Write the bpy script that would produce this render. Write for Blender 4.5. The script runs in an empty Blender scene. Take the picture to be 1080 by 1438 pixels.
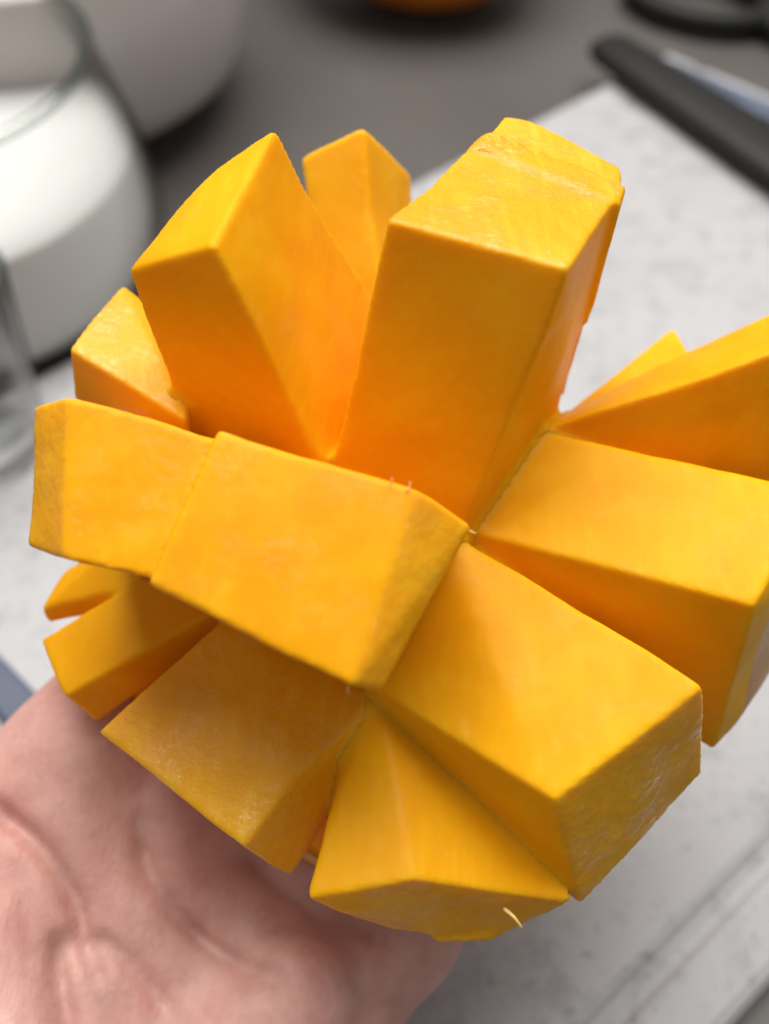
import bpy, bmesh, math, random
import numpy as np
from mathutils import Vector, noise

# ------------------------------------------------------------------ camera, world, lights, exposure
sc = bpy.context.scene
col = sc.collection
MM = 0.001
cam_d = bpy.data.cameras.new('camera'); cam = bpy.data.objects.new('camera', cam_d); col.objects.link(cam)
cam.location = (0, 0, 0.225); cam.rotation_euler = (math.radians(38), 0, 0)
cam_d.sensor_fit = 'HORIZONTAL'; cam_d.sensor_width = 36; cam_d.lens = 49.5
cam_d.clip_start = 0.005; cam_d.clip_end = 50
cam_d.dof.use_dof = True; cam_d.dof.focus_distance = 0.145; cam_d.dof.aperture_fstop = 13.5
sc.camera = cam
world = bpy.data.worlds.new('World'); sc.world = world; world.use_nodes = True
bg = world.node_tree.nodes['Background']; bg.inputs[0].default_value = (1.0, 0.975, 0.94, 1); bg.inputs[1].default_value = 0.27

def area(name, loc, target, sx, sy, watts, colour):
    l = bpy.data.lights.new(name, 'AREA'); l.shape = 'RECTANGLE'; l.size = sx; l.size_y = sy
    l.energy = watts; l.color = colour
    o = bpy.data.objects.new(name, l); col.objects.link(o); o.location = loc
    o.rotation_euler = (Vector(target) - Vector(loc)).to_track_quat('-Z', 'Y').to_euler()
    return o
area('window_light', (0.0, 0.52, 1.06), (0.0, 0.12, 0.08), 1.1, 0.8, 21.0, (1.0, 0.97, 0.93))

sc.view_settings.view_transform = 'Standard'; sc.view_settings.look = 'None'
sc.view_settings.exposure = 0.0; sc.view_settings.gamma = 1.0
sc.cycles.use_denoising = True
sc.cycles.max_bounces = 10; sc.cycles.transparent_max_bounces = 12
sc.cycles.sample_clamp_indirect = 6.0

# ------------------------------------------------------------------ helpers
def tag(o, label=None, cat=None, group=None, kind=None):
    if label: o['label'] = label
    if cat: o['category'] = cat
    if group: o['group'] = group
    if kind: o['kind'] = kind
    return o
def empty(name, loc):
    o = bpy.data.objects.new(name, None); col.objects.link(o); o.location = loc; o.empty_display_size = 0.01
    return o
def mesh_obj(name, me, mats, parent=None, smooth=True):
    o = bpy.data.objects.new(name, me); col.objects.link(o)
    for m in (mats if isinstance(mats, (list, tuple)) else [mats]): me.materials.append(m)
    if smooth: me.shade_smooth()
    if parent:
        o.parent = parent; o.location = -Vector(parent.location)      # data in world coordinates, thing at its base
    return o
def from_bm(bm, name):
    me = bpy.data.meshes.new(name); bmesh.ops.recalc_face_normals(bm, faces=bm.faces); bm.to_mesh(me); bm.free(); return me
def lathe(profile, centre, seg=96, closed=False):
    bm = bmesh.new(); rows = []
    for r, z in profile:
        if r < 1e-7: rows.append([bm.verts.new((centre[0], centre[1], z))])
        else: rows.append([bm.verts.new((centre[0] + r*math.cos(2*math.pi*k/seg), centre[1] + r*math.sin(2*math.pi*k/seg), z)) for k in range(seg)])
    pairs = list(zip(rows, rows[1:])) + ([(rows[-1], rows[0])] if closed else [])
    for a, b in pairs:
        for k in range(seg):
            k2 = (k+1) % seg
            vs = [a[k % len(a)], a[k2 % len(a)], b[k2 % len(b)], b[k % len(b)]]
            u = []
            for v in vs:
                if v not in u: u.append(v)
            if len(u) > 2: bm.faces.new(u)
    return bm
def tube(bm, pts, radii, seg=8):
    pts = [Vector(p) for p in pts]; rows = []
    for i, p in enumerate(pts):
        t = (pts[min(i+1, len(pts)-1)] - pts[max(i-1, 0)]).normalized()
        a = t.orthogonal().normalized() if i == 0 else (prev - t*prev.dot(t)).normalized()
        prev = a; b = t.cross(a)
        rows.append([bm.verts.new(p + (a*math.cos(2*math.pi*k/seg) + b*math.sin(2*math.pi*k/seg))*radii[i]) for k in range(seg)])
    for r0, r1 in zip(rows, rows[1:]):
        for k in range(seg): bm.faces.new((r0[k], r0[(k+1) % seg], r1[(k+1) % seg], r1[k]))
    bm.faces.new(rows[0]); bm.faces.new(rows[-1])
def smooth_path(pts, n=8):
    pts = [Vector(p) for p in pts]; out = []
    P = [pts[0]*2 - pts[1]] + pts + [pts[-1]*2 - pts[-2]]
    for i in range(1, len(P)-2):
        for k in range(n):
            t = k/n; a, b, c, d = P[i-1], P[i], P[i+1], P[i+2]
            out.append(0.5*((2*b) + (c-a)*t + (2*a-5*b+4*c-d)*t*t + (-a+3*b-3*c+d)*t**3))
    return out + [pts[-1]]

# ------------------------------------------------------------------ materials
def mat(name):
    m = bpy.data.materials.new(name); m.use_nodes = True
    return m, m.node_tree.nodes, m.node_tree.links, m.node_tree.nodes['Principled BSDF']
def nd(N, t, **kw):
    n = N.new(t)
    for k, v in kw.items():
        if k in n.inputs: n.inputs[k].default_value = v
        else: setattr(n, k, v)
    return n
def coords(N, L):
    return nd(N, 'ShaderNodeTexCoord').outputs['Object']
def noise_tex(N, L, vec, scale, detail=3, rough=0.55):
    n = nd(N, 'ShaderNodeTexNoise', Scale=scale, Detail=detail, Roughness=rough); L.new(vec, n.inputs['Vector']); return n
def ramp(N, L, fac, stops):
    r = nd(N, 'ShaderNodeValToRGB'); L.new(fac, r.inputs[0]); e = r.color_ramp.elements
    while len(e) < len(stops): e.new(0.5)
    for el, (p, c) in zip(e, stops): el.position = p; el.color = c if len(c) == 4 else (*c, 1)
    return r
def mul(N, L, a, b, fac=1.0):
    m = nd(N, 'ShaderNodeMix', data_type='RGBA', blend_type='MULTIPLY'); m.inputs[0].default_value = fac
    L.new(a, m.inputs[6]); L.new(b, m.inputs[7]); return m.outputs[2]

def flesh(name, grain):
    m, N, L, b = mat(name); v = coords(N, L)
    oi = nd(N, 'ShaderNodeObjectInfo')
    n1 = noise_tex(N, L, v, 75, 4); n1.inputs['Distortion'].default_value = 0.6
    tint = ramp(N, L, n1.outputs['Fac'], [(0.30, (0.96, 0.90, 0.8)), (0.52, (1, 1, 1)), (0.72, (1.03, 1.12, 1.8))])
    c = mul(N, L, oi.outputs['Color'], tint.outputs[0])
    mp = nd(N, 'ShaderNodeMapping'); mp.inputs['Rotation'].default_value = (0.5, 0.3, 0.7); mp.inputs['Scale'].default_value = (1.0, 0.12, 1.0); L.new(v, mp.inputs['Vector'])
    n2 = noise_tex(N, L, mp.outputs[0], 620, 3); fl = ramp(N, L, n2.outputs['Fac'], [(0.50, (1, 1, 1)), (0.80, (1.04, 1.20, 3.0))])      # pale strands in the flesh
    c = mul(N, L, c, fl.outputs[0], 1.0 if grain else 0.6)
    L.new(c, b.inputs['Base Color'])
    b.inputs['Subsurface Weight'].default_value = 0.55; b.inputs['Subsurface Radius'].default_value = (1.0, 0.72, 0.12); b.inputs['Subsurface Scale'].default_value = 0.0026
    b.inputs['Specular IOR Level'].default_value = 0.3 if grain else 0.1; b.inputs['Roughness'].default_value = 0.45
    wet = noise_tex(N, L, v, 120, 3); wr = ramp(N, L, wet.outputs['Fac'], [(0.46, (0, 0, 0)), (0.62, (1, 1, 1))])                          # juice film in patches
    wm = nd(N, 'ShaderNodeMath', operation='MULTIPLY'); wm.inputs[1].default_value = 0.7 if grain else 0.14; L.new(wr.outputs[0], wm.inputs[0])
    L.new(wm.outputs[0], b.inputs['Coat Weight']); b.inputs['Coat Roughness'].default_value = 0.06
    bn = noise_tex(N, L, v, 800 if grain else 320, 4, 0.6); bs = noise_tex(N, L, mp.outputs[0], 420, 3)
    bp = nd(N, 'ShaderNodeBump', Strength=0.24 if grain else 0.06, Distance=0.0009 if grain else 0.0007); L.new(bn.outputs['Fac'], bp.inputs['Height'])
    bp2 = nd(N, 'ShaderNodeBump', Strength=0.12 if grain else 0.045, Distance=0.0008); L.new(bs.outputs['Fac'], bp2.inputs['Height']); L.new(bp.outputs[0], bp2.inputs['Normal'])
    L.new(bp2.outputs[0], b.inputs['Normal'])
    wb = nd(N, 'ShaderNodeBump', Strength=0.9, Distance=0.0012); L.new(noise_tex(N, L, v, 560, 3).outputs['Fac'], wb.inputs['Height']); L.new(wb.outputs[0], b.inputs['Coat Normal'])
    return m
M_CUT = flesh('mango_flesh_knife_cut', False)
M_ROUGH = flesh('mango_flesh_grainy', True)

m, N, L, b = mat('mango_skin'); v = coords(N, L)
r = ramp(N, L, noise_tex(N, L, v, 60, 4).outputs['Fac'], [(0.35, (0.55, 0.27, 0.07)), (0.6, (0.72, 0.40, 0.14)), (0.8, (0.66, 0.46, 0.26))])
L.new(r.outputs[0], b.inputs['Base Color']); b.inputs['Roughness'].default_value = 0.38
bp = nd(N, 'ShaderNodeBump', Strength=0.28, Distance=0.0005); L.new(noise_tex(N, L, v, 500, 4).outputs['Fac'], bp.inputs['Height']); L.new(bp.outputs[0], b.inputs['Normal'])
M_SKIN = m
m, N, L, b = mat('mango_fibre'); b.inputs['Base Color'].default_value = (0.9, 0.62, 0.22, 1); b.inputs['Roughness'].default_value = 0.3
b.inputs['Subsurface Weight'].default_value = 0.3; b.inputs['Subsurface Scale'].default_value = 0.001; M_FIBRE = m

m, N, L, b = mat('palm_skin'); v = coords(N, L)
n1 = noise_tex(N, L, v, 48, 4, 0.6)
r = ramp(N, L, n1.outputs['Fac'], [(0.30, (0.62, 0.305, 0.26)), (0.5, (0.66, 0.37, 0.32)), (0.70, (0.70, 0.44, 0.385))])
n2 = noise_tex(N, L, v, 260, 3, 0.6); r2 = ramp(N, L, n2.outputs['Fac'], [(0.35, (0.93, 0.89, 0.89)), (0.6, (1.04, 1.04, 1.04))])
c = mul(N, L, r.outputs[0], r2.outputs[0]); L.new(c, b.inputs['Base Color'])
b.inputs['Subsurface Weight'].default_value = 0.35; b.inputs['Subsurface Radius'].default_value = (1.0, 0.35, 0.2); b.inputs['Subsurface Scale'].default_value = 0.003
b.inputs['Roughness'].default_value = 0.5; b.inputs['Specular IOR Level'].default_value = 0.4
# fine dermal lines, stretched across the palm
mp = nd(N, 'ShaderNodeMapping'); mp.inputs['Rotation'].default_value = (0, 0, 0.55); mp.inputs['Scale'].default_value = (1.0, 0.22, 0.6); L.new(v, mp.inputs['Vector'])
n3 = noise_tex(N, L, mp.outputs[0], 900, 5, 0.65)
vo = nd(N, 'ShaderNodeTexVoronoi', Scale=620, feature='DISTANCE_TO_EDGE'); L.new(v, vo.inputs['Vector'])
bp = nd(N, 'ShaderNodeBump', Strength=0.28, Distance=0.0005); L.new(n3.outputs['Fac'], bp.inputs['Height'])
bp2 = nd(N, 'ShaderNodeBump', Strength=0.22, Distance=0.0004); L.new(vo.outputs['Distance'], bp2.inputs['Height']); L.new(bp.outputs[0], bp2.inputs['Normal'])
mp3 = nd(N, 'ShaderNodeMapping'); mp3.inputs['Rotation'].default_value = (0, 0, 0.5); mp3.inputs['Scale'].default_value = (1.0, 0.3, 0.5); L.new(v, mp3.inputs['Vector'])
n5 = noise_tex(N, L, mp3.outputs[0], 210, 3, 0.5); bp4 = nd(N, 'ShaderNodeBump', Strength=0.2, Distance=0.0014); L.new(n5.outputs['Fac'], bp4.inputs['Height']); L.new(bp2.outputs[0], bp4.inputs['Normal'])
L.new(bp4.outputs[0], b.inputs['Normal']); M_HAND = m

m, N, L, b = mat('grey_stone_board'); v = coords(N, L)
n1 = noise_tex(N, L, v, 28, 5, 0.62); n2 = noise_tex(N, L, v, 130, 4, 0.65); n3 = noise_tex(N, L, v, 420, 3)
r1 = ramp(N, L, n1.outputs['Fac'], [(0.32, (0.42, 0.42, 0.432)), (0.62, (0.465, 0.465, 0.478))])
r2 = ramp(N, L, n2.outputs['Fac'], [(0.30, (0.72, 0.72, 0.73)), (0.50, (1, 1, 1))])
r3 = ramp(N, L, n3.outputs['Fac'], [(0.27, (0.72, 0.72, 0.74)), (0.40, (1, 1, 1))])
c = mul(N, L, mul(N, L, r1.outputs[0], r2.outputs[0]), r3.outputs[0]); L.new(c, b.inputs['Base Color']); b.inputs['Roughness'].default_value = 0.42
bp = nd(N, 'ShaderNodeBump', Strength=0.15, Distance=0.0005); L.new(n3.outputs['Fac'], bp.inputs['Height']); L.new(bp.outputs[0], b.inputs['Normal']); M_BOARD = m
def plain(name, colour, rough, spec=0.5, metal=0.0, var=0.12, scale=40):
    m, N, L, b = mat(name); v = coords(N, L)
    r = ramp(N, L, noise_tex(N, L, v, scale, 4).outputs['Fac'], [(0.3, tuple(c*(1-var) for c in colour)), (0.7, tuple(min(1, c*(1+var)) for c in colour))])
    L.new(r.outputs[0], b.inputs['Base Color']); b.inputs['Roughness'].default_value = rough; b.inputs['Specular IOR Level'].default_value = spec; b.inputs['Metallic'].default_value = metal
    return m
M_BLUE = plain('blue_grey_rubber', (0.085, 0.105, 0.16), 0.55)
M_TABLE = plain('dark_grey_brown_table', (0.098, 0.089, 0.083), 0.42, 0.5, var=0.14, scale=9)
M_BLACK = plain('black_plastic', (0.012, 0.012, 0.011), 0.5, 0.3)
M_STEEL = plain('steel', (0.55, 0.55, 0.56), 0.25, metal=1.0, var=0.04)
M_BOWL = plain('white_porcelain', (0.56, 0.52, 0.50), 0.28, var=0.03)
M_ORANGE = plain('orange_mango_peel', (0.60, 0.17, 0.015), 0.4, var=0.25)
m, N, L, b = mat('milk'); b.inputs['Base Color'].default_value = (0.74, 0.74, 0.73, 1); b.inputs['Roughness'].default_value = 0.25; b.inputs['Subsurface Weight'].default_value = 0.3; b.inputs['Subsurface Radius'].default_value = (1, 0.9, 0.75); b.inputs['Subsurface Scale'].default_value = 0.004; M_MILK = m
m, N, L, b = mat('clear_glass'); N.remove(b); o_ = N['Material Output']
tr = nd(N, 'ShaderNodeBsdfTransparent'); tr.inputs[0].default_value = (0.95, 0.96, 0.95, 1)
gl = nd(N, 'ShaderNodeBsdfGlossy', Roughness=0.03); lw = nd(N, 'ShaderNodeLayerWeight'); lw.inputs[0].default_value = 0.5; fr = nd(N, 'ShaderNodeMapRange', interpolation_type='SMOOTHSTEP'); L.new(lw.outputs['Facing'], fr.inputs[0]); fr.inputs[1].default_value = 0.45; fr.inputs[2].default_value = 1.0; fr.inputs[3].default_value = 0.035; fr.inputs[4].default_value = 0.55; mx = nd(N, 'ShaderNodeMixShader')
cr = ramp(N, L, lw.outputs['Facing'], [(0.0, (0.985, 0.988, 0.985)), (0.6, (0.95, 0.955, 0.95)), (0.92, (0.30, 0.32, 0.30))]); L.new(cr.outputs[0], tr.inputs[0]); L.new(fr.outputs[0], mx.inputs[0]); L.new(tr.outputs[0], mx.inputs[1]); L.new(gl.outputs[0], mx.inputs[2]); L.new(mx.outputs[0], o_.inputs[0]); M_GLASS = m

m, N, L, b = mat('thick_glass_rim'); N.remove(b); tr = nd(N, 'ShaderNodeBsdfTransparent'); tr.inputs[0].default_value = (0.74, 0.77, 0.75, 1); gl = nd(N, 'ShaderNodeBsdfGlossy', Roughness=0.05); mx = nd(N, 'ShaderNodeMixShader'); mx.inputs[0].default_value = 0.14
L.new(tr.outputs[0], mx.inputs[1]); L.new(gl.outputs[0], mx.inputs[2]); L.new(mx.outputs[0], N['Material Output'].inputs[0]); M_RIM = m

# ------------------------------------------------------------------ shape tables (millimetres, world axes, table top at z = 0)
BLOCKS = {'A1': {'rings': [[(-40.18, 94.1, 128.47), (-20.15, 89.35, 125.39), (-27.54, 72.56, 118.62), (-39.46, 74.83, 119.76)],
                  [(-46.08, 96.35, 123.89), (-20.35, 90.88, 123.42), (-28.56, 76.02, 113.07), (-46.34, 80.93, 114.37)],
                  [(-42.84, 108.92, 103.25), (-21.56, 105.22, 104.16), (-25.88, 91.62, 93.54), (-42.84, 95.94, 93.11)]],
        'col': (0.86, 0.385, 0.003),
        'cap': 'cut',
        'side': 'rough',
        'fillet': 0.3,
        'edge': 0.15},
 'A2': {'rings': [[(-20.25, 87.3, 129.5), (3.95, 80.53, 126.12), (-3.74, 58.51, 117.8), (-27.82, 69.69, 122.09)],
                  [(-21.35, 91.96, 124.26), (10.81, 79.56, 120.29), (-0.42, 60.3, 113.48), (-29.22, 73.42, 116.12)],
                  [(-21.56, 105.22, 104.16), (10.51, 92.65, 99.42), (0.0, 79.57, 86.66), (-25.88, 89.92, 92.21)]],
        'col': (0.83, 0.38, 0.003),
        'cap': 'cut',
        'side': 'rough',
        'fillet': 0.3,
        'edge': 0.15},
 'B': {'rings': [[(-34.53, 111.32, 134.31), (-24.62, 125.69, 139.19), (-15.26, 134.38, 140.9), (-21.19, 106.88, 142.26)],
                 [(-27.84, 104.38, 100.97), (-16.42, 121.82, 99.36), (3.56, 128.82, 102.3), (-6.52, 96.62, 102.52)]],
       'col': (0.86, 0.385, 0.003),
       'cap': 'cut',
       'side': 'cut',
       'fillet': 2.2,
       'edge': 0.3},
 'C': {'rings': [[(0.54, 110.7, 142.71), (13.52, 135.95, 138.33), (33.33, 127.57, 135.59), (22.77, 102.92, 141.7)],
                 [(-9.2, 97.24, 101.74), (6.95, 113.11, 95.1), (26.96, 115.54, 98.27), (10.51, 90.82, 97.99)]],
       'col': (0.86, 0.385, 0.003),
       'cap': 'rough',
       'side': 'cut',
       'fillet': 2.2,
       'edge': 0.17},
 'C2': {'rings': [[(13.25, 132.48, 139.42), (17.77, 143.26, 137.69), (22.75, 142.26, 136.91), (34.89, 135.02, 133.79), (32.56, 123.15, 135.94)],
                  [(17.79, 136.3, 108.14), (21.83, 141.31, 106.98), (25.47, 140.35, 106.23), (31.54, 134.62, 101.75), (29.14, 121.12, 100.09)]],
        'col': (0.87, 0.425, 0.01),
        'cap': 'rough',
        'side': 'cut',
        'fillet': 2.2,
        'edge': 0.17},
 'G': {'rings': [[(-14.07, 152.95, 123.69), (-3.46, 154.22, 128.49), (5.36, 160.17, 115.37), (-6.33, 164.96, 115.31)],
                 [(-8.3, 126.95, 100.84), (0.93, 124.07, 103.66), (7.44, 132.72, 95.2), (0.0, 134.17, 93.79)]],
       'col': (0.87, 0.425, 0.01),
       'cap': 'rough',
       'side': 'cut',
       'fillet': 2.2,
       'edge': 0.17},
 'H': {'rings': [[(-45.97, 113.54, 118.28), (-40.67, 129.1, 117.74), (-30.87, 124.15, 111.34), (-27.9, 102.46, 114.7)],
                 [(-47.6, 113.24, 107.89), (-43.78, 130.29, 100.91), (-31.19, 126.51, 97.95), (-29.69, 105.67, 101.98)]],
       'col': (0.87, 0.425, 0.01),
       'cap': 'rough',
       'side': 'cut',
       'fillet': 2.2,
       'edge': 0.17},
 'D': {'rings': [[(83.25, 139.19, 112.93), (71.29, 114.44, 125.33), (82.29, 98.5, 83.68), (88.03, 121.0, 86.04)],
                 [(53.32, 128.09, 106.8), (48.05, 111.31, 115.27), (52.7, 107.28, 93.08), (55.49, 119.61, 91.3)],
                 [(28.21, 118.54, 98.08), (24.16, 110.31, 104.33), (24.91, 110.48, 98.12), (30.66, 116.94, 94.29)]],
       'col': (0.86, 0.385, 0.003),
       'cap': 'rough',
       'side': 'cut',
       'fillet': 2.2,
       'edge': 0.17},
 'D1': {'rings': [[(49.79, 137.66, 101.59), (50.42, 127.36, 103.7), (54.58, 126.02, 95.03), (53.21, 135.61, 92.37)],
                  [(28.37, 119.04, 97.2), (28.98, 116.76, 97.95), (30.66, 117.68, 94.87), (29.99, 120.65, 93.37)]],
        'col': (0.87, 0.425, 0.01),
        'cap': 'cut',
        'side': 'cut',
        'fillet': 2.2,
        'edge': 0.17},
 'E': {'rings': [[(65.58, 97.02, 105.37), (53.94, 80.42, 103.82), (55.59, 76.26, 75.2), (65.53, 88.32, 78.27)],
                 [(61.25, 94.19, 109.5), (49.06, 76.45, 107.07), (50.75, 70.84, 73.49), (63.4, 87.28, 80.0)],
                 [(21.42, 110.48, 104.47), (7.64, 95.71, 99.91), (12.3, 95.94, 89.3), (26.66, 112.2, 94.39)]],
       'col': (0.87, 0.42, 0.005),
       'cap': 'skin',
       'side': 'cut',
       'fillet': 2.2,
       'edge': 0.17},
 'I': {'rings': [[(42.15, 67.57, 101.4), (21.49, 53.47, 96.72), (28.08, 48.46, 71.24), (47.73, 65.48, 78.19)],
                 [(6.83, 95.3, 101.49), (-3.57, 74.29, 90.78), (3.34, 71.71, 71.64), (18.11, 94.42, 85.57)]],
       'col': (0.87, 0.42, 0.005),
       'cap': 'rough',
       'side': 'cut',
       'fillet': 2.2,
       'edge': 0.17},
 'J': {'rings': [[(-10.75, 45.68, 83.02), (4.21, 47.42, 85.65), (26.35, 47.8, 75.8), (15.67, 45.21, 66.16), (0.51, 46.28, 68.27)],
                 [(-4.2, 74.01, 84.86), (-1.04, 75.35, 87.81), (3.66, 73.53, 85.75), (12.38, 69.92, 67.7), (-5.63, 69.92, 67.7)]],
       'col': (0.87, 0.42, 0.005),
       'cap': 'rough',
       'side': 'cut',
       'fillet': 2.2,
       'edge': 0.17},
 'J2': {'rings': [[(7.33, 44.62, 68.24), (15.26, 44.62, 68.24), (15.77, 47.75, 64.34), (7.57, 47.75, 64.34)],
                  [(6.11, 48.95, 71.62), (16.28, 48.95, 71.62), (16.07, 53.06, 64.68), (8.57, 53.06, 64.68)]],
        'col': (0.86, 0.385, 0.003),
        'cap': 'rough',
        'side': 'cut',
        'fillet': 1.0,
        'edge': 0.17},
 'K': {'rings': [[(-41.48, 68.8, 85.86), (-19.33, 51.38, 84.94), (-13.21, 52.01, 72.75), (-40.03, 72.58, 72.32)],
                 [(-33.21, 75.76, 88.76), (-12.31, 60.24, 88.06), (-7.99, 63.16, 76.38), (-32.44, 79.19, 76.22)],
                 [(-20.14, 88.35, 92.25), (2.09, 75.43, 87.23), (2.22, 77.84, 76.43), (-20.86, 91.19, 77.97)]],
       'col': (0.87, 0.42, 0.005),
       'cap': 'rough',
       'side': 'rough',
       'fillet': 2.2,
       'edge': 0.17},
 'L': {'rings': [[(-54.92, 86.86, 82.21), (-48.43, 75.85, 82.49), (-45.08, 75.67, 73.46), (-54.56, 88.64, 70.9)],
                 [(-32.05, 94.61, 90.8), (-21.86, 87.67, 91.72), (-21.0, 87.82, 85.49), (-29.31, 95.95, 79.15)]],
       'col': (0.86, 0.385, 0.003),
       'cap': 'cut',
       'side': 'cut',
       'fillet': 2.2,
       'edge': 0.17},
 'M': {'rings': [[(-51.92, 98.5, 83.68), (-55.25, 91.21, 83.07), (-54.53, 90.04, 79.61), (-53.98, 98.3, 73.38)],
                 [(-39.62, 101.56, 91.15), (-37.25, 92.91, 88.2), (-36.79, 91.92, 83.62), (-39.58, 101.93, 78.75)]],
       'col': (0.86, 0.385, 0.003),
       'cap': 'cut',
       'side': 'cut',
       'fillet': 2.2,
       'edge': 0.17}}
HAND = [((-49.7, 79.22, 59.74, 11.5), (-65.36, 23.51, 41.59, 12.5), 9),
 ((-31.8, 72.13, 51.03, 11.5), (-57.86, 18.44, 37.63, 13.0), 9),
 ((-13.56, 63.5, 42.38, 11.0), (-48.21, 15.06, 35.0, 13.0), 9),
 ((2.48, 55.54, 34.89, 10.0), (-38.57, 11.69, 32.36, 12.5), 9),
 ((-56.53, 75.2, 57.24, 11.0), (-69.54, 57.4, 51.57, 12.0), 5),
 ((-15.94, 42.93, 44.08, 11.5), (-36.79, 13.12, 37.29, 14.0), 3.5),
 ((-63.76, 48.34, 52.11, 12.5), (-54.29, 19.24, 47.14, 16.0), 2.5),
 ((-63.76, 48.34, 52.11, 12.5), (-83.13, 65.37, 61.61, 11.0), 6),
 ((-83.13, 65.37, 61.61, 11.0), (-93.38, 79.73, 72.83, 9.5), 3),
 ((-93.38, 79.73, 72.83, 9.5), (-96.2, 89.77, 84.48, 8.0), 3),
 ((-49.7, 79.22, 59.74, 11.0), (-34.02, 107.09, 71.36, 9.0), 4),
 ((-34.02, 107.09, 71.36, 9.0), (-22.92, 124.29, 82.26, 8.2), 3),
 ((-22.92, 124.29, 82.26, 8.2), (-16.38, 132.41, 91.14, 7.0), 3),
 ((-31.8, 72.13, 51.03, 11.0), (-10.83, 105.22, 67.36, 9.2), 4),
 ((-10.83, 105.22, 67.36, 9.2), (2.57, 124.59, 79.96, 8.4), 3),
 ((2.57, 124.59, 79.96, 8.4), (8.87, 131.62, 89.26, 7.2), 3),
 ((-13.56, 63.5, 42.38, 10.5), (7.64, 93.18, 57.95, 8.8), 4),
 ((7.64, 93.18, 57.95, 8.8), (20.49, 109.81, 69.68, 8.0), 3),
 ((20.49, 109.81, 69.68, 8.0), (26.46, 116.02, 78.34, 7.0), 3),
 ((2.48, 55.54, 34.89, 9.5), (20.05, 75.9, 48.26, 7.8), 4),
 ((20.05, 75.9, 48.26, 7.8), (29.92, 86.29, 57.65, 7.0), 3),
 ((29.92, 86.29, 57.65, 7.0), (35.14, 92.16, 64.77, 6.2), 3),
 ((-51.89, 12.96, 39.69, 18.0), (-53.37, -12.03, 48.09, 18.0), 8),
 ((-42.55, 9.68, 37.14, 17.0), (-45.36, -14.83, 45.9, 18.0), 8),
 ((-53.37, -12.03, 48.09, 19.0), (-65.98, -44.5, 60.79, 22.0), 8),
 ((-45.36, -14.83, 45.9, 19.0), (-57.74, -47.21, 58.68, 22.0), 8)]
CREASES = [([(-62.53, 65.29, 72.96),
   (-58.22, 62.57, 70.84),
   (-53.37, 59.34, 68.32),
   (-49.6, 55.52, 65.33),
   (-46.9, 51.27, 62.01),
   (-45.5, 46.59, 58.36),
   (-42.05, 42.35, 55.04)],
  2.2,
  2.6),
 ([(-49.06, 49.14, 60.35), (-49.16, 44.05, 56.37), (-46.79, 36.09, 56.49), (-43.46, 28.55, 56.95)], 1.9, 2.2),
 ([(-39.15, 65.97, 65.89), (-37.47, 58.92, 60.38), (-33.36, 52.87, 56.92), (-27.8, 48.49, 53.5), (-21.25, 45.7, 50.05), (-13.5, 44.64, 47.95)],
  2.8,
  2.6),
 ([(-45.85, 48.9, 57.62), (-40.94, 46.75, 55.94), (-35.58, 41.92, 54.71), (-31.94, 36.78, 53.23)], 1.7, 1.5),
 ([(-23.77, 62.31, 60.48), (-15.94, 56.39, 54.6), (-8.02, 53.12, 50.77), (2.32, 51.0, 46.58)], 2.6, 1.6),
 ([(-56.06, 57.64, 66.99), (-53.91, 50.84, 61.68), (-51.18, 41.02, 60.35)], 1.5, 0.6),
 ([(-44.2, 44.9, 57.03), (-41.0, 37.97, 56.7), (-39.18, 32.37, 56.13)], 1.5, 0.9)]
DOME = {'apex': (6.43, 93.58, 96.34),
 'ring': [(-45.82, 107.28, 93.08),
          (-33.61, 120.42, 100.81),
          (-16.42, 127.36, 103.7),
          (-2.36, 129.95, 104.45),
          (12.9, 124.59, 101.53),
          (26.81, 116.34, 96.35),
          (41.97, 110.09, 91.47),
          (53.01, 99.74, 85.92),
          (52.08, 87.28, 80.0),
          (45.86, 75.67, 73.46),
          (35.15, 63.05, 67.41),
          (24.02, 56.64, 63.67),
          (8.73, 53.2, 60.98),
          (-2.21, 57.34, 61.68),
          (-11.12, 61.19, 63.42),
          (-23.63, 69.92, 67.7),
          (-36.44, 78.83, 72.12),
          (-44.68, 88.32, 78.27),
          (-48.11, 98.25, 86.03)]}
FIBRES = [[(16.47, 46.54, 76.72), (17.66, 45.15, 77.53), (18.73, 44.0, 76.64)],
 [(2.57, 80.14, 126.45), (3.0, 80.55, 126.77), (3.08, 81.09, 127.19)],
 [(0.68, 80.75, 126.92), (0.94, 80.84, 127.63), (0.85, 81.11, 127.84)],
 [(10.31, 80.26, 118.93), (10.94, 79.3, 119.45), (11.47, 79.16, 119.34)],
 [(-4.18, 60.28, 114.73), (-4.35, 59.82, 114.37), (-4.01, 59.49, 114.12)]]
PALM_AXIS = (0.1311, -0.2843, 0.9497)


# ------------------------------------------------------------------ setting: table top
bm = bmesh.new(); bmesh.ops.create_grid(bm, x_segments=4, y_segments=4, size=1.6)
table = mesh_obj('table_top', from_bm(bm, 'table_top'), M_TABLE, smooth=False); table.location = (0, 0.9, 0); tag(table, kind='structure')

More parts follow.
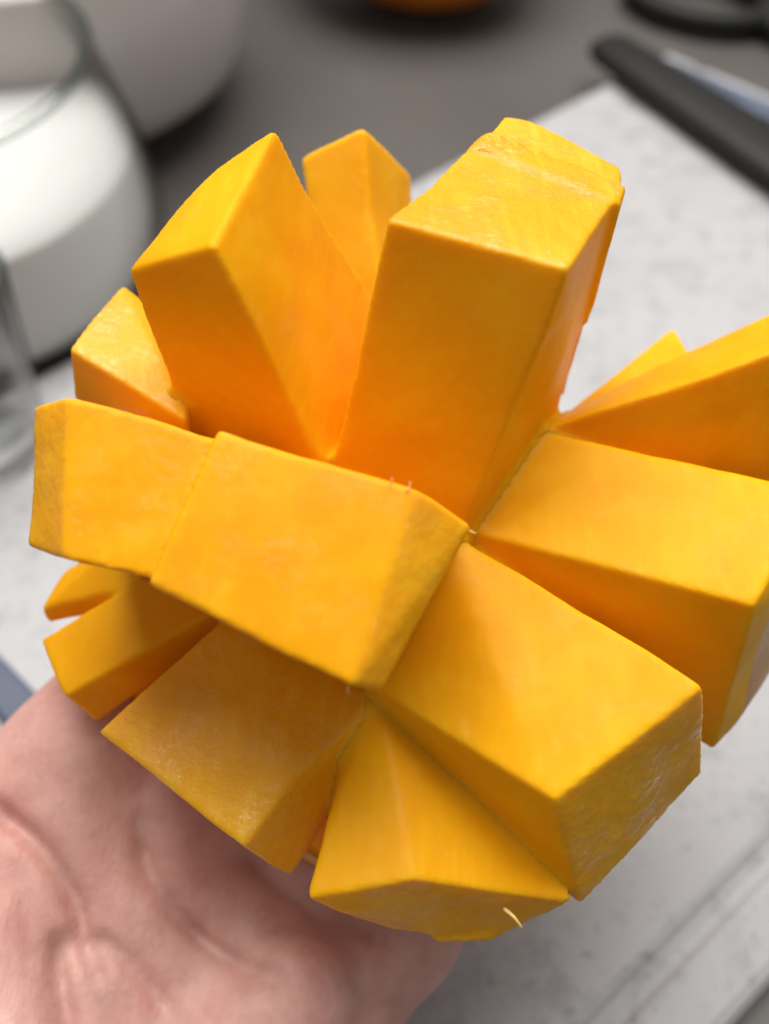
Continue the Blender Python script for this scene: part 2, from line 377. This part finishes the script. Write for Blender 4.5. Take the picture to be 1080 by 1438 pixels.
# ------------------------------------------------------------------ cutting board
ANG = math.radians(40.3); U = Vector((math.cos(ANG), math.sin(ANG), 0)); V = Vector((math.sin(ANG), -math.cos(ANG), 0))
def uv(u, v, z): u = u + SKEW*(v + 112); return (U*u + V*v + Vector((0, 0, z)))*MM
board = empty('cutting_board', (U*175 - V*112)*MM); tag(board, 'pale grey speckled cutting board with blue-grey end bands under the hand', 'cutting board')
U0, U1, V0, V1 = -10, 355, -231, 7
SKEW = 0.12
bm = bmesh.new()
prof = [(V0+1.5, 0.4), (V0, 2.5), (V0, 8), (V0+1.2, 9.6), (V0+3, 10), (V0+11, 10), (V0+12.4, 9.8), (V0+13.8, 9.2), (V0+15.6, 9.0), (V0+17.4, 9.2), (V0+18.8, 9.8), (V0+20.2, 10)]
prof = prof + [(V0+V1-a, z) for a, z in reversed(prof)]
rows = []
for u in (U0, U0+1.2, U1-1.2, U1):
    s = 1 if U0 < u < U1 else 0
    rows.append([bm.verts.new(uv(u, a if s else a + (1.2 if a < (V0+V1)/2 else -1.2)*(abs(a-(V0+V1)/2) > 100), z - (0 if s else 1.0)*(z > 5))) for a, z in prof])
for r0, r1 in zip(rows, rows[1:]):
    for k in range(len(prof)): bm.faces.new((r0[k], r0[(k+1) % len(prof)], r1[(k+1) % len(prof)], r1[k]))
bm.faces.new(rows[0]); bm.faces.new(rows[-1])
mesh_obj('slab', from_bm(bm, 'slab'), M_BOARD, board, smooth=False)
for u0, w in ((8, 9.5), (339, 9.5)):
    bm = bmesh.new(); p = [(0, 9.0), (0, 11.2), (1.2, 12.0), (w-1.2, 12.0), (w, 11.2), (w, 9.0)]
    rr = [[bm.verts.new(uv(u0+a, vv, z)) for a, z in p] for vv in (V0-0.6, V1+0.6)]
    for k in range(6): bm.faces.new((rr[0][k], rr[0][(k+1) % 6], rr[1][(k+1) % 6], rr[1][k]))
    bm.faces.new(rr[0]); bm.faces.new(rr[1])
    mesh_obj('end_band', from_bm(bm, 'end_band'), M_BLUE, board, smooth=False)

# ------------------------------------------------------------------ knife lying across the board corner
KD = Vector((0.545, -0.838, 0)); KN = Vector((0.838, 0.545, 0)); K0 = Vector((86, 388, 0))
def kp(s, t, z): return (K0 + KD*s + KN*t + Vector((0, 0, z)))*MM
knife = empty('kitchen_knife', kp(60, 0, 10)); tag(knife, 'blurred kitchen knife with long black handle lying across the board', 'knife')
bm = bmesh.new(); rows = []
for s, w, h in ((-6, 3, 2.5), (-4.5, 7.5, 5.5), (0, 10, 7.4), (20, 11, 8), (50, 12.5, 8.4), (80, 13.5, 8.4), (108, 14, 8.2), (118, 14, 8.0), (121, 12, 6)):
    rows.append([bm.verts.new(kp(s, t*w*0.88, 15.6 + z*h*0.55)) for t, z in ((-1, -.35), (-1, .2), (-.72, .74), (-.55, .92), (.55, 1), (.86, .8), (1, .35), (1, -.35), (.8, -.9), (-.8, -.9))])
for r0, r1 in zip(rows, rows[1:]):
    for k in range(10): bm.faces.new((r0[k], r0[(k+1) % 10], r1[(k+1) % 10], r1[k]))
bm.faces.new(rows[0]); bm.faces.new(rows[-1])
mesh_obj('handle', from_bm(bm, 'handle'), M_BLACK, knife)
bm = bmesh.new(); pts = [(119, -13), (119, 15), (230, 15), (285, 2), (300, -12), (270, -22), (124, -24)]
lo = [bm.verts.new(kp(s, t, 16.0 if i not in (4, 5, 6) else 16.8)) for i, (s, t) in enumerate(pts)]; hi = [bm.verts.new(kp(s, t, 18.0 if i not in (4, 5, 6) else 17.0)) for i, (s, t) in enumerate(pts)]
bm.faces.new(lo); bm.faces.new(hi)
for k in range(7): bm.faces.new((lo[k], lo[(k+1) % 7], hi[(k+1) % 7], hi[k]))
mesh_obj('blade', from_bm(bm, 'blade'), M_STEEL, knife, smooth=False)
for s in (35, 88):
    bm = lathe([(0, 20.35*MM), (2.6*MM, 20.35*MM), (3*MM, 20.0*MM), (3*MM, 17*MM)], kp(s, 1, 0), 20)
    mesh_obj('rivet', from_bm(bm, 'rivet'), M_BLACK, knife)

# ------------------------------------------------------------------ black scissors behind the knife
sciss = empty('scissors', (0.135, 0.44, 0)); tag(sciss, 'black looped scissors handles on the dark table beyond the knife', 'scissors')
for cx, cy, ra, rb, rot in ((134, 448, 30, 20, -0.5), (188, 430, 30, 20, 0.15)):
    bm = bmesh.new(); pts = []
    for k in range(40):
        a = 2*math.pi*k/40; x, y = ra*math.cos(a), rb*math.sin(a)
        pts.append(Vector((cx + x*math.cos(rot) - y*math.sin(rot), cy + x*math.sin(rot) + y*math.cos(rot), 6.5))*MM)
    pts.append(pts[0]); tube(bm, pts, [5.2*MM]*41, 10)
    mesh_obj('finger_loop', from_bm(bm, 'finger_loop'), M_BLACK, sciss)
for x0, y0, x1, y1 in ((154, 466, 215, 519), (198, 448, 193, 519)):
    bm = bmesh.new(); tube(bm, [Vector(p)*MM for p in ((x0, y0, 6.5), ((x0+x1)/2, (y0+y1)/2, 6.5), (x1, y1, 6))], [5.5*MM, 5*MM, 4*MM], 10)
    mesh_obj('shank', from_bm(bm, 'shank'), M_BLACK, sciss)
bm = bmesh.new(); bl = [(188, 512), (220, 512), (230, 634), (222, 644)]
a = [bm.verts.new(Vector((x, y, 4))*MM) for x, y in bl]; c = [bm.verts.new(Vector((x, y, 7))*MM) for x, y in bl]; bm.faces.new(a); bm.faces.new(c)
for k in range(4): bm.faces.new((a[k], a[(k+1) % 4], c[(k+1) % 4], c[k]))
mesh_obj('blade', from_bm(bm, 'blade'), M_STEEL, sciss, smooth=False)

# ------------------------------------------------------------------ glass of milk, bowl, whole mango
GC = (-0.1337, 0.2706)
outer = [(0, 0), (48, 0), (54, 1.2), (59, 4.5), (63, 11), (65, 20), (64.5, 32), (62, 46), (58, 60), (54.4, 72), (54.6, 74.2), (54.0, 76)]
inner = [(52.6, 76.8), (51.2, 76.0), (50.6, 74.2), (51.6, 71), (56, 58), (59.9, 45), (62.3, 32), (62.8, 20), (60.5, 12), (54, 8), (0, 7)]
glass = empty('drinking_glass', (*GC, 0))
mesh_obj('wall', from_bm(lathe([(r*MM, z*MM) for r, z in outer+inner], GC), 'wall'), M_GLASS, glass)
bm = lathe([((52.7 + 2.1*math.cos(a))*MM, (75.8 + 1.7*math.sin(a))*MM) for a in [2*math.pi*k/14 for k in range(14)]], GC, closed=True)
mesh_obj('rim', from_bm(bm, 'rim'), M_RIM, glass)
small = mesh_obj('clear_glass', from_bm(lathe([(r*MM, z*MM) for r, z in ((0, 10), (15, 10), (17, 11), (18, 14), (20, 45), (21.5, 66), (20.6, 67), (19.6, 66), (18, 45), (16, 22), (13, 19), (0, 18))], (-0.1085, 0.190)), 'clear_glass'), M_GLASS)
tag(small, 'small empty clear glass at the left edge below the milk', 'glass')
tag(glass, 'wide clear glass tumbler holding milk at the upper left', 'glass')
def inner_r(z):
    t = sorted((zz, rr) for rr, zz in inner[1:]); return float(np.interp(z, [q[0] for q in t], [q[1] for q in t]))
mp_ = [(0, 7.3)] + [(inner_r(z)-0.35, z) for z in (8.2, 10, 13, 17, 22, 28, 34, 40, 45)] + [(inner_r(47.6)-0.35, 47.6), (inner_r(47)-2.2, 46.9), (0, 46.8)]
milk = mesh_obj('milk', from_bm(lathe([(r*MM, z*MM) for r, z in mp_], GC), 'milk'), M_MILK); tag(milk, 'white milk filling the clear glass tumbler', 'milk')
BC = (-0.126, 0.384)
bp_ = [(0, 3), (40, 3), (42, 0), (47, 0), (49, 4), (60, 8), (70, 16), (76, 28), (79, 44), (81, 73), (80.5, 75), (78.5, 75), (76.5, 46), (73, 29), (66, 18), (56, 11), (0, 7)]
bowl = mesh_obj('bowl', from_bm(lathe([(r*MM, z*MM) for r, z in bp_], BC), 'bowl'), M_BOWL); tag(bowl, 'white round porcelain bowl standing behind the glass of milk', 'bowl')
fruit = empty('whole_mango', (0.012, 0.47, 0)); tag(fruit, 'orange whole mango, its lower edge just visible at the top', 'fruit')
bm = bmesh.new(); bmesh.ops.create_uvsphere(bm, u_segments=40, v_segments=28, radius=1)
for v_ in bm.verts:
    x, y, z = v_.co; k = 1 + 0.14*x + 0.05*noise.noise(v_.co*1.5)
    v_.co = Vector((0.012 + x*0.062, 0.462 + y*0.044*k + 0.006*x*x, 0.040 + z*0.040*k))
mesh_obj('peel', from_bm(bm, 'peel'), M_ORANGE, fruit)
bm = bmesh.new(); tube(bm, [(0.070, 0.478, 0.046), (0.076, 0.479, 0.049), (0.080, 0.480, 0.053)], [0.003, 0.0022, 0.0026], 8)
mesh_obj('stem', from_bm(bm, 'stem'), M_FIBRE, fruit)

# ------------------------------------------------------------------ hand: one continuous surface from a smooth distance field
def seg_dist(P, a, b, ra, rb):
    ab = b - a; t = np.clip(((P - a) @ ab)/(ab @ ab), 0, 1); q = P - (a + t[:, None]*ab)
    return np.sqrt((q*q).sum(1)) - (ra + (rb - ra)*t)
def field(P):
    d = None
    for a, b_, k in HAND:
        s = seg_dist(P, np.array(a[:3]), np.array(b_[:3]), a[3], b_[3])
        if d is None: d = s
        else:
            h = np.clip(0.5 + 0.5*(d - s)/k, 0, 1); d = d + (s - d)*h - k*h*(1-h)
    ax = np.array(PALM_AXIS); ex = np.cross(ax, [0, 1, 0]); ex /= np.linalg.norm(ex); ey = np.cross(ax, ex)
    Q = np.stack([P @ ex, P @ ey], 1)
    near = np.where(np.abs(d) < 6)[0]
    for pl, w, dp in CREASES:
        c3 = np.array([tuple(p) for p in smooth_path(pl, 5)]); c2 = np.stack([c3 @ ex, c3 @ ey], 1); n = len(c2)
        dm = np.full(len(near), 1e9); tt = np.zeros(len(near))
        for i in range(n-1):
            ab = c2[i+1]-c2[i]; t = np.clip(((Q[near]-c2[i]) @ ab)/(ab @ ab), 0, 1); q = Q[near]-(c2[i]+t[:, None]*ab)
            r_ = np.sqrt((q*q).sum(1)); u = r_ < dm; dm[u] = r_[u]; tt[u] = ((i+t)/(n-1))[u]
        hgt = P[near] @ ax; lim = (c3 @ ax).mean() - 22
        d[near] += dp*(0.5*np.exp(-(dm/w)**2) + 0.5*np.exp(-(dm/1.35)**2))*np.clip(np.minimum(tt, 1-tt)*6, 0, 1)*(hgt > lim)
    return d
def surface_nets(lo, hi, h, field):
    nx, ny, nz = [int(math.ceil((hi[i]-lo[i])/h)) for i in range(3)]
    xs = [lo[i] + h*np.arange(n) for i, n in enumerate((nx, ny, nz))]
    G = np.stack(np.meshgrid(*xs, indexing='ij'), -1).reshape(-1, 3)
    st = 5; ci = [np.arange(0, n + st, st) for n in (nx, ny, nz)]                 # coarse pass, then only the cells near the surface
    Cg = np.stack(np.meshgrid(*[lo[i] + h*c for i, c in enumerate(ci)], indexing='ij'), -1).reshape(-1, 3)
    Cd = np.concatenate([field(c) for c in np.array_split(Cg, max(1, len(Cg)//150000))]).reshape([len(c) for c in ci])
    D = np.repeat(np.repeat(np.repeat(Cd, st, 0), st, 1), st, 2)
    D = D[:nx, :ny, :nz].astype(np.float64).reshape(-1); m_ = np.where(np.abs(D) < st*h*1.75 + 2.2)[0]
    D[m_] = np.concatenate([field(c) for c in np.array_split(G[m_], max(1, len(m_)//150000))]); D = D.reshape(nx, ny, nz)
    S = D < 0; c = np.zeros((nx-1, ny-1, nz-1), int); acc = np.zeros((nx-1, ny-1, nz-1, 3)); cnt = np.zeros((nx-1, ny-1, nz-1))
    off = [(i, j, k) for i in (0, 1) for j in (0, 1) for k in (0, 1)]
    sl = lambda o: (slice(o[0], nx-1+o[0]), slice(o[1], ny-1+o[1]), slice(o[2], nz-1+o[2]))
    for o in off: c += S[sl(o)]
    act = (c > 0) & (c < 8)
    for p in off:
        for q in off:
            if sum(q)-sum(p) == 1 and all(q[i] >= p[i] for i in range(3)):
                d0, d1 = D[sl(p)], D[sl(q)]; x = (d0 < 0) != (d1 < 0); t = np.where(x, d0/np.where(x, d0-d1, 1), 0)
                for i in range(3): acc[..., i] += np.where(x, p[i] + t*(q[i]-p[i]), 0)
                cnt += x
    idx = -np.ones(act.shape, int); idx[act] = np.arange(act.sum())
    I = np.argwhere(act); Vt = np.array(lo) + h*(I + acc[act]/cnt[act][:, None])
    quads = []
    for axis in range(3):
        o1, o2 = [(1, 2), (2, 0), (0, 1)][axis]
        a = [slice(1, -1)]*3; a[axis] = slice(0, -1); b2 = list(a); b2[axis] = slice(1, None)
        s0 = S[tuple(a)]; s1 = S[tuple(b2)]; e = np.argwhere(s0 != s1); flip = s0[s0 != s1]
        base = e.copy(); base[:, o1] += 1; base[:, o2] += 1
        def cell(d1, d2): q = base.copy(); q[:, o1] += d1; q[:, o2] += d2; return idx[q[:, 0], q[:, 1], q[:, 2]]
        f = np.stack([cell(-1, -1), cell(0, -1), cell(0, 0), cell(-1, 0)], 1); f[~flip] = f[~flip][:, ::-1]
        quads.append(f)
    return Vt, np.concatenate(quads)
lo = np.array([-125., -70., 12.]); hi = np.array([50., 150., 165.])
Vt, Q = surface_nets(lo, hi, 0.95, field)
Q = Q[(Q >= 0).all(1)]
for _ in range(1):                                        # settle the vertices onto the field
    e = 0.25; d0 = field(Vt); g = np.stack([(field(Vt + e*np.eye(3)[i]) - d0)/e for i in range(3)], 1)
    Vt = Vt - (d0/np.maximum((g*g).sum(1), .3))[:, None]*g*0.6
hand = empty('person', (-0.05, 0.03, 0.03)); tag(hand, 'bare left hand, palm up, holding the cut mango from below', 'person')
me = bpy.data.meshes.new('hand'); me.from_pydata((Vt*MM).tolist(), [], Q.tolist()); me.update()
mesh_obj('hand', me, M_HAND, hand)

# ------------------------------------------------------------------ the cut mango half
mango = empty('mango_half', Vector((2, 90, 76))*MM); tag(mango, 'ripe orange mango half scored into splayed cubes, held on the palm', 'mango')
MI = {'cut': 0, 'rough': 1, 'skin': 2}
class ValueNoise:
    def __init__(self, seed, cell):
        self.t = np.random.default_rng(seed).uniform(-1, 1, (64, 64, 64)).astype(np.float32); self.c = cell
    def __call__(self, P):
        q = P/self.c; i = np.floor(q).astype(np.int32); f = q - i; f = f*f*(3-2*f); i &= 63; j = (i+1) & 63; T = self.t
        x0, y0, z0 = i.T; x1, y1, z1 = j.T; fx, fy, fz = f.T
        a = T[x0, y0, z0]*(1-fx) + T[x1, y0, z0]*fx; b = T[x0, y1, z0]*(1-fx) + T[x1, y1, z0]*fx
        c = T[x0, y0, z1]*(1-fx) + T[x1, y0, z1]*fx; d = T[x0, y1, z1]*(1-fx) + T[x1, y1, z1]*fx
        return (a*(1-fy) + b*fy)*(1-fz) + (c*(1-fy) + d*fy)*fz
N_BIG, N_MID, N_FINE = ValueNoise(3, 11.0), ValueNoise(7, 4.0), ValueNoise(11, 1.3)
for key, B in BLOCKS.items():
    ring_of = {}; bm = bmesh.new()
    for ri, r in enumerate(B['rings']):
        for p in r: ring_of[bm.verts.new(p)] = ri
    bmesh.ops.convex_hull(bm, input=bm.verts[:]); bm.normal_update(); pl = []; kind = []
    ctr = sum((v.co for v in bm.verts), Vector())/len(bm.verts); last = len(B['rings'])-1
    for f in bm.faces:
        if f.calc_area() < 0.5: continue
        n = f.normal.copy()
        if n.dot(f.calc_center_median() - ctr) < 0: n.negate()
        pl.append((*n, n.dot(f.verts[0].co))); rs = {ring_of[v] for v in f.verts}
        kind.append(MI[B['cap']] if rs == {0} else MI[B['side']] if last > 1 and rs <= {0, 1} else 1 if key == 'K' else 0)
    bm.free(); B['pl'] = np.array(pl, np.float32); B['kind'] = np.array(kind)
    pts = np.array([p for r in B['rings'] for p in r]); B['lo'] = pts.min(0) - 2.5; B['hi'] = pts.max(0) + 2.5
    B['lo'][2] = max(B['lo'][2], 60)
RANK = {k: i for i, k in enumerate(BLOCKS)}
def block_sdf(B, P):
    x = P @ B['pl'][:, :3].T - B['pl'][:, 3]; m = x.max(1)
    return m + B['edge']*np.log(np.exp((x - m[:, None])/B['edge']).sum(1))
def flesh_field(key, P):
    P = P.astype(np.float32); d = block_sdf(BLOCKS[key], P); u = d.copy(); other = np.full(len(P), 1e3, np.float32)
    lo_, hi_ = P.min(0), P.max(0)
    for k2, B2 in BLOCKS.items():
        if k2 == key or (B2['lo'] > hi_ + 3).any() or (B2['hi'] < lo_ - 3).any(): continue
        s = block_sdf(B2, P); other = np.minimum(other, s); k = min(BLOCKS[key]['fillet'], B2['fillet'])
        h = np.clip(0.5 + 0.5*(u - s)/k, 0, 1); u = u + (s - u)*h - k*h*(1-h)
    B = BLOCKS[key]; g = B['kind'][(P @ B['pl'][:, :3].T - B['pl'][:, 3]).argmax(1)] == 1
    u = u + 0.38*N_BIG(P) + np.where(g, 0.10, 0.075)*N_MID(P) + np.where(g, 0.045, 0.025)*N_FINE(P) + 0.018*RANK[key]
    return np.maximum(u, (d - other)*0.5 - 0.5)
for key, B in BLOCKS.items():
    Vt, Q = surface_nets(B['lo'], B['hi'], 0.5 if B['hi'].max() < 150 else 0.65, lambda P, key=key: flesh_field(key, P))
    Q = Q[(Q >= 0).all(1)]
    me = bpy.data.meshes.new('flesh_cube'); me.from_pydata((Vt*MM).tolist(), [], Q.tolist()); me.update()
    fc = Vt[Q].mean(1).astype(np.float32); x = fc @ B['pl'][:, :3].T - B['pl'][:, 3]
    o = mesh_obj('flesh_cube', me, [M_CUT, M_ROUGH, M_SKIN], mango)
    me.polygons.foreach_set('material_index', B['kind'][x.argmax(1)].astype(np.int32)); o.color = (*B['col'], 1)

def dome(name, off, thick, mats, shrink=1.0):
    ring = [Vector(p) for p in smooth_path(DOME['ring'] + DOME['ring'][:1], 4)][:-1]; ap = Vector(DOME['apex']); n = len(ring); bm = bmesh.new()
    c = sum(ring, Vector())/n; up = (ap - c).normalized()
    def pt(k, t, dz):
        p = c + (ring[k] - c)*t*shrink; base = c.lerp(ap, 1 - t**2.2); return (p + up*((base - c).length + dz))*MM
    sheets = []
    for dz in (off, off - thick):
        sheets.append([[bm.verts.new(pt(k, t, dz)) for k in range(n)] for t in (1, .9, .78, .62, .45, .25)] + [[bm.verts.new(pt(0, 0, dz))]])
    for s in sheets:
        for r0, r1 in zip(s, s[1:]):
            for k in range(n):
                k2 = (k+1) % n; bm.faces.new((r0[k], r0[k2], r1[k2], r1[k]) if len(r1) > 1 else (r0[k], r0[k2], r1[0]))
    for k in range(n): bm.faces.new((sheets[0][0][k], sheets[0][0][(k+1) % n], sheets[1][0][(k+1) % n], sheets[1][0][k]))
    return mesh_obj(name, from_bm(bm, name), mats, mango)
fb = dome('flesh_base', 0, 4.0, [M_CUT]); fb.color = (0.93, 0.335, 0.004, 1)
dome('mango_skin', -4.05, 1.4, [M_SKIN], 1.015)

rnd = random.Random(4)
for i, pl in enumerate(FIBRES):
    bm = bmesh.new(); pts = [p*MM for p in smooth_path(pl, 4)]; n = len(pts); r0 = (0.32 if i == 0 else 0.13)*MM
    tube(bm, pts, [r0*(1 - 0.45*k/(n-1)) for k in range(n)], 6)
    mesh_obj('fibre', from_bm(bm, 'fibre'), M_FIBRE, mango)
